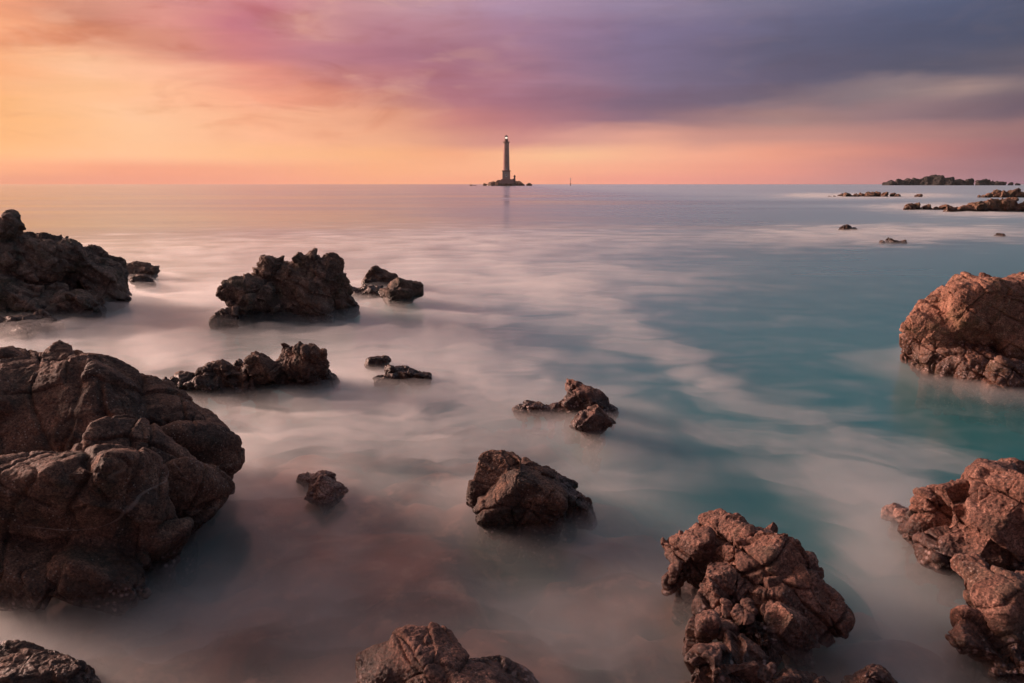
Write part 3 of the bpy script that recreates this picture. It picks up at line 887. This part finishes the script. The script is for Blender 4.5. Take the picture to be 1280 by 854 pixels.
def layer(name, xs, ys, z0, share, skirt, sig, window, mat, cap=None):
    """A sheet of mist (z0 > 0) or milky water (z0 < 0) of varying thickness; window fades it in and out with distance."""
    X, Y, Q = grid(xs, ys)
    tau = mist_tau(X, Y) * share
    if skirt:
        P = np.stack([X, Y, X * 0], 1)
        tau = tau + skirt * np.exp(-(near_rock(X, Y) / .45) ** 2) * np.clip(.8 + .9 * fbm(P * .9, 3, 251), .1, 1.6)
    sn = HCAM / np.sqrt(X * X + Y * Y + HCAM * HCAM)
    side_ = ss(X, xs[0], xs[0] + 2) * (1 - ss(X, xs[-1] - 2, xs[-1]))
    wy = ss(Y, window[0], window[1]) * (1 - ss(Y, window[2], window[3]))
    th = tau * sn / sig
    if cap:                                     # spray never hangs higher than this over the water
        top = cap[0] + cap[1] * np.clip(Y - 5, 0, 30)
        th = top * (1 - np.exp(-th / top))
    th = th * side_ * wy + .0001
    n = len(X)
    lo_, hi_ = (np.full(n, z0), z0 + th) if z0 > 0 else (z0 - th, np.full(n, z0))
    V = np.concatenate([np.stack([X, Y, hi_], 1), np.stack([X, Y, lo_], 1)])
    i = np.arange(n).reshape(len(ys), len(xs))
    rim = np.concatenate([i[0, :-1], i[:-1, -1], i[-1, :0:-1], i[:0:-1, 0]])
    rn = np.roll(rim, -1)
    sd_ = np.stack([rim, rim + n, rn + n, rn], 1)
    return tag(link(name, mesh_from(name, V, np.concatenate([Q, Q[:, ::-1] + n, sd_])), mat), kind='stuff')


def vapour(name, sig, col, g):
    m, t = material(name)
    t.n('ShaderNodeOutputMaterial', {1: t.n('ShaderNodeVolumePrincipled', {'Color': col + (1,), 'Density': sig, 'Anisotropy': g}).outputs[0]})
    return m


S_NEAR, S_MID, S_MILK = 1.5, .8, 3.2
xn, yn = np.linspace(-9, 9, 300), seg(2.4, 12.2, 250)
xm, ym = np.linspace(-22, 27, 420), np.geomspace(6.8, 48, 260)
xf, yf = np.linspace(-70, 200, 420), np.concatenate([seg(28, 80, 190), np.geomspace(80, 440, 120)])
M_MILK = vapour('foam_milk', S_MILK, (.985, .98, .98), .40)
layer('swash_milk', xn, yn, -.003, .55, 0, S_MILK, (2.5, 3.0, 7, 12), M_MILK)
layer('swash_milk', xm, ym, -.005, .55, 0, S_MILK, (7, 12, 29, 46), M_MILK)
layer('swash_milk', xf, yf, -.007, .55, 0, S_MILK, (29, 46, 300, 430), M_MILK)
layer('mist', xn, yn, .004, .34, .7, S_NEAR, (2.5, 3.0, 7, 12), vapour('near_mist', S_NEAR, (.985, .98, .98), .52), (.13, .024))
layer('mist', xm, ym, .006, .34, 1.0, S_MID, (7, 12, 29, 46), vapour('bay_mist', S_MID, (.985, .98, .98), .52), (.13, .024))
layer('mist', xf, yf, .008, .5, 0, S_MID, (29, 46, 300, 430), vapour('surf_mist', S_MID, (.985, .985, .985), .3), (.4, .02))

# ------------------------------------------------------------------ the evening air
V_, Q_ = boxm(-2600, 2600, -400, 2600, -15, 75)
tag(link('haze', mesh_from('haze', np.array(V_, float), np.array(Q_), False), vapour('evening_air', .00005, (.98, .95, .94), .45)), kind='stuff')

# ------------------------------------------------------------------ sky: sunset clouds over the Nishita sky, laid out by compass and height
SUN_AZ, SUN_EL = math.radians(-66), math.radians(14)
world = bpy.data.worlds.new('World')
scene.world = world
world.use_nodes = True
t = NT(world.node_tree)
d = t.n('ShaderNodeTexCoord').outputs['Generated']
sep = t.n('ShaderNodeSeparateXYZ', {0: d})
az = t.math('ARCTAN2', sep.outputs[0], sep.outputs[1])                      # 0 ahead, negative to the left
el = t.math('ARCSINE', sep.outputs[2])
az = t.math('MULTIPLY', az, 180 / math.pi)
el = t.math('MULTIPLY', el, 180 / math.pi)
vec = t.n('ShaderNodeCombineXYZ', {0: t.math('MULTIPLY_ADD', az, .055, t.math('MULTIPLY', el, .07)), 1: t.math('MULTIPLY_ADD', el, .34, t.math('MULTIPLY', az, -.012)), 2: 0.0}).outputs[0]
vec3 = t.n('ShaderNodeVectorMath', {0: vec, 1: (1.0, 1.1, 1)}, operation='MULTIPLY').outputs[0]
wA = t.noise(vec, 1.3, 5, .55, .5)
wB = t.noise(t.n('ShaderNodeVectorMath', {0: vec, 1: (13.7, 4.1, 2)}, operation='ADD').outputs[0], 1.3, 5, .55, .5)
fine = t.noise(vec3, 2.6, 7, .58, .8)
amp = t.rng(el, 0, 5, .12, 1.0)
elw = t.math('ADD', el, t.math('MULTIPLY', t.math('SUBTRACT', wA, .5), t.math('MULTIPLY', amp, 2.2)))
azw = t.math('ADD', az, t.math('MULTIPLY', t.math('SUBTRACT', wB, .5), 6.0))
rowsY = [226, 212, 195, 175, 150, 125, 100, 70, 40, 5]
S = {
    226: [(0, (228, 146, 110)), (160, (236, 151, 122)), (320, (245, 161, 130)), (480, (250, 170, 130)), (640, (253, 170, 136)), (800, (246, 160, 140)), (960, (228, 150, 138)), (1120, (192, 135, 136)), (1280, (160, 120, 132))],
    212: [(0, (246, 164, 114)), (160, (242, 156, 120)), (320, (246, 164, 128)), (480, (252, 175, 128)), (640, (255, 180, 140)), (800, (252, 173, 142)), (960, (238, 155, 136)), (1120, (192, 131, 131)), (1280, (152, 110, 120))],
    195: [(0, (253, 184, 122)), (160, (255, 194, 146)), (320, (255, 188, 138)), (480, (252, 180, 130)), (560, (248, 170, 130)), (640, (255, 188, 145)), (720, (255, 195, 150)), (850, (250, 175, 145)), (960, (242, 162, 136)), (1120, (205, 135, 126)), (1280, (150, 105, 114))],
    175: [(0, (253, 184, 122)), (160, (255, 198, 152)), (320, (254, 183, 144)), (480, (240, 171, 135)), (560, (222, 154, 132)), (640, (209, 142, 135)), (720, (219, 158, 144)), (800, (227, 163, 144)), (880, (206, 149, 137)), (1000, (198, 143, 133)), (1120, (185, 133, 128)), (1280, (155, 115, 116))],
    150: [(0, (253, 183, 122)), (160, (255, 199, 155)), (320, (254, 183, 144)), (480, (230, 160, 130)), (560, (201, 130, 125)), (640, (182, 119, 126)), (720, (166, 116, 128)), (800, (139, 109, 126)), (880, (156, 123, 129)), (960, (167, 132, 129)), (1100, (151, 120, 124)), (1280, (111, 94, 107))],
    125: [(0, (252, 179, 124)), (100, (254, 191, 142)), (200, (255, 191, 150)), (320, (248, 166, 135)), (480, (210, 142, 126)), (560, (180, 118, 128)), (640, (165, 111, 127)), (800, (125, 103, 126)), (960, (110, 98, 116)), (1100, (140, 122, 126)), (1200, (164, 138, 134)), (1280, (130, 113, 118))],
    100: [(0, (251, 174, 122)), (100, (255, 196, 155)), (200, (253, 186, 152)), (320, (234, 151, 132)), (400, (207, 136, 131)), (480, (185, 121, 126)), (560, (172, 115, 131)), (640, (175, 125, 143)), (800, (126, 110, 136)), (960, (101, 95, 118)), (1120, (87, 87, 107)), (1280, (95, 91, 106))],
    70: [(0, (250, 168, 122)), (120, (222, 148, 118)), (240, (214, 141, 124)), (320, (206, 126, 128)), (400, (192, 127, 138)), (480, (174, 115, 131)), (560, (167, 117, 136)), (640, (163, 119, 142)), (800, (126, 110, 139)), (960, (97, 95, 120)), (1120, (85, 88, 113)), (1280, (78, 84, 107))],
    40: [(0, (242, 161, 122)), (120, (208, 140, 118)), (230, (226, 151, 140)), (320, (194, 114, 130)), (400, (209, 149, 146)), (480, (182, 125, 139)), (560, (182, 132, 146)), (640, (166, 126, 150)), (800, (132, 116, 147)), (960, (107, 104, 131)), (1120, (88, 93, 120)), (1280, (79, 87, 112))],
    5: [(0, (222, 156, 126)), (160, (222, 156, 138)), (320, (208, 136, 144)), (480, (199, 150, 155)), (640, (176, 143, 167)), (800, (151, 133, 160)), (960, (121, 116, 141)), (1120, (99, 104, 132)), (1280, (75, 87, 114))],
}
AZ0, AZ1 = -180.0, 180.0
azpx = lambda x, y: math.degrees(math.atan2((x - 640) / FPX, FWD[1] - UP[1] * (y - 427) / FPX))


def elpx(y):
    r = ray(640, y)
    return math.degrees(math.atan2(r[2], r[1]))


def row_ramp(stops_deg):
    st_ = [((a - AZ0) / (AZ1 - AZ0), lin(c) if max(c) > 3 else tuple(c) + (1,)) for a, c in stops_deg]
    return t.ramp(t.math('DIVIDE', t.math('SUBTRACT', azw, AZ0), AZ1 - AZ0), st_, 'LINEAR')


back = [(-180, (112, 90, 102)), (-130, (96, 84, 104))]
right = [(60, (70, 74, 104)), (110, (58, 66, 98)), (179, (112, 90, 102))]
rows = []
for y in rowsY:
    l0 = S[y][0][1]
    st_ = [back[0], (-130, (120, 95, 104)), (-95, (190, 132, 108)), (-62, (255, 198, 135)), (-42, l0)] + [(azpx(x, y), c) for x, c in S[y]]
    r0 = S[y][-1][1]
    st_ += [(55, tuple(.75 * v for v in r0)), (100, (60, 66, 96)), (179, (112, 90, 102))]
    rows.append((elpx(y), row_ramp(st_)))
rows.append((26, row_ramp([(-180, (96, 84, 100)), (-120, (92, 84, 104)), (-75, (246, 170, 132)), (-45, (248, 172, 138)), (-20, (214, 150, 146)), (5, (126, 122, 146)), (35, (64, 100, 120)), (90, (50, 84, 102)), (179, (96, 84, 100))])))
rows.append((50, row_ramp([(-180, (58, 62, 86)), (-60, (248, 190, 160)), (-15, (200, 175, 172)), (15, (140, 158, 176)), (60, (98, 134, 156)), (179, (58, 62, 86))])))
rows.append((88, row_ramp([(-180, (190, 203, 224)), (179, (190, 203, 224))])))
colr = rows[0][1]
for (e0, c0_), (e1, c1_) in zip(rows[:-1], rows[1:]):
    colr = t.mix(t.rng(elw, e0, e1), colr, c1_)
mod = t.math('MULTIPLY_ADD', t.math('SUBTRACT', fine, .5), t.rng(el, 1, 8, .06, .26), .985)
colr = t.mix(1.0, colr, t.n('ShaderNodeCombineColor', {0: mod, 1: mod, 2: mod}).outputs[0], 'MULTIPLY')
vecp = t.n('ShaderNodeCombineXYZ', {0: t.math('MULTIPLY', az, .085), 1: t.math('MULTIPLY', el, .27), 2: 4.0}).outputs[0]
puff = t.rng(t.noise(vecp, 1.5, 6, .56, .7), .47, .68)
puff = t.math('MULTIPLY', puff, t.math('MULTIPLY', t.rng(el, 1.5, 5, 0, .7), t.rng(az, 2, -14, .25, 1)))
colr = t.mix(puff, colr, t.mix(1.0, colr, (.82, .66, .61, 1), 'MULTIPLY'))
glow = t.math('MULTIPLY', t.rng(t.noise(t.n('ShaderNodeVectorMath', {0: vecp, 1: (5.2, 9.4, 3)}, operation='ADD').outputs[0], 1.9, 5, .55, .6), .52, .72), t.math('MULTIPLY', t.rng(el, 2, 6, 0, .5), t.rng(az, 4, -10, .1, 1)))
colr = t.mix(glow, colr, t.mix(.5, colr, lin((250, 195, 165))))
sky = t.n('ShaderNodeTexSky', sky_type='NISHITA', sun_disc=False, sun_elevation=SUN_EL, sun_rotation=SUN_AZ).outputs[0]
skyd = t.mix(1.0, sky, (.06, .06, .06, 1), 'MULTIPLY')
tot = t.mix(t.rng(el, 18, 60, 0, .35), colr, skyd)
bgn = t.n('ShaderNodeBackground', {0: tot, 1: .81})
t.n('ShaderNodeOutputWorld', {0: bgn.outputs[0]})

sl = bpy.data.lights.new('sun', 'SUN')
sl.energy = 5.0
sl.color = (1.0, .64, .52)
sl.angle = math.radians(18)
so = bpy.data.objects.new('sun', sl)
COL.objects.link(so)
sd = Vector((math.sin(SUN_AZ) * math.cos(SUN_EL), math.cos(SUN_AZ) * math.cos(SUN_EL), math.sin(SUN_EL)))
so.rotation_euler = sd.to_track_quat('Z', 'Y').to_euler()
so.location = sd * 50

# ------------------------------------------------------------------ camera and render settings
cd = bpy.data.cameras.new('camera')
cd.sensor_width = 36
cd.lens = 36 * FPX / 1280
cd.clip_start, cd.clip_end = .05, 30000
cam = bpy.data.objects.new('camera', cd)
COL.objects.link(cam)
cam.location = CAM
cam.rotation_euler = (math.pi / 2 - PITCH, 0, 0)
scene.camera = cam
vs = scene.view_settings
vs.view_transform, vs.look, vs.exposure, vs.gamma = 'Standard', 'None', 0.3, 1.0
cy = scene.cycles
cy.use_denoising = True
cy.max_bounces, cy.diffuse_bounces, cy.glossy_bounces, cy.transparent_max_bounces, cy.volume_bounces = 8, 3, 3, 24, 4
cy.adaptive_threshold = .02
cy.sample_clamp_indirect = 6
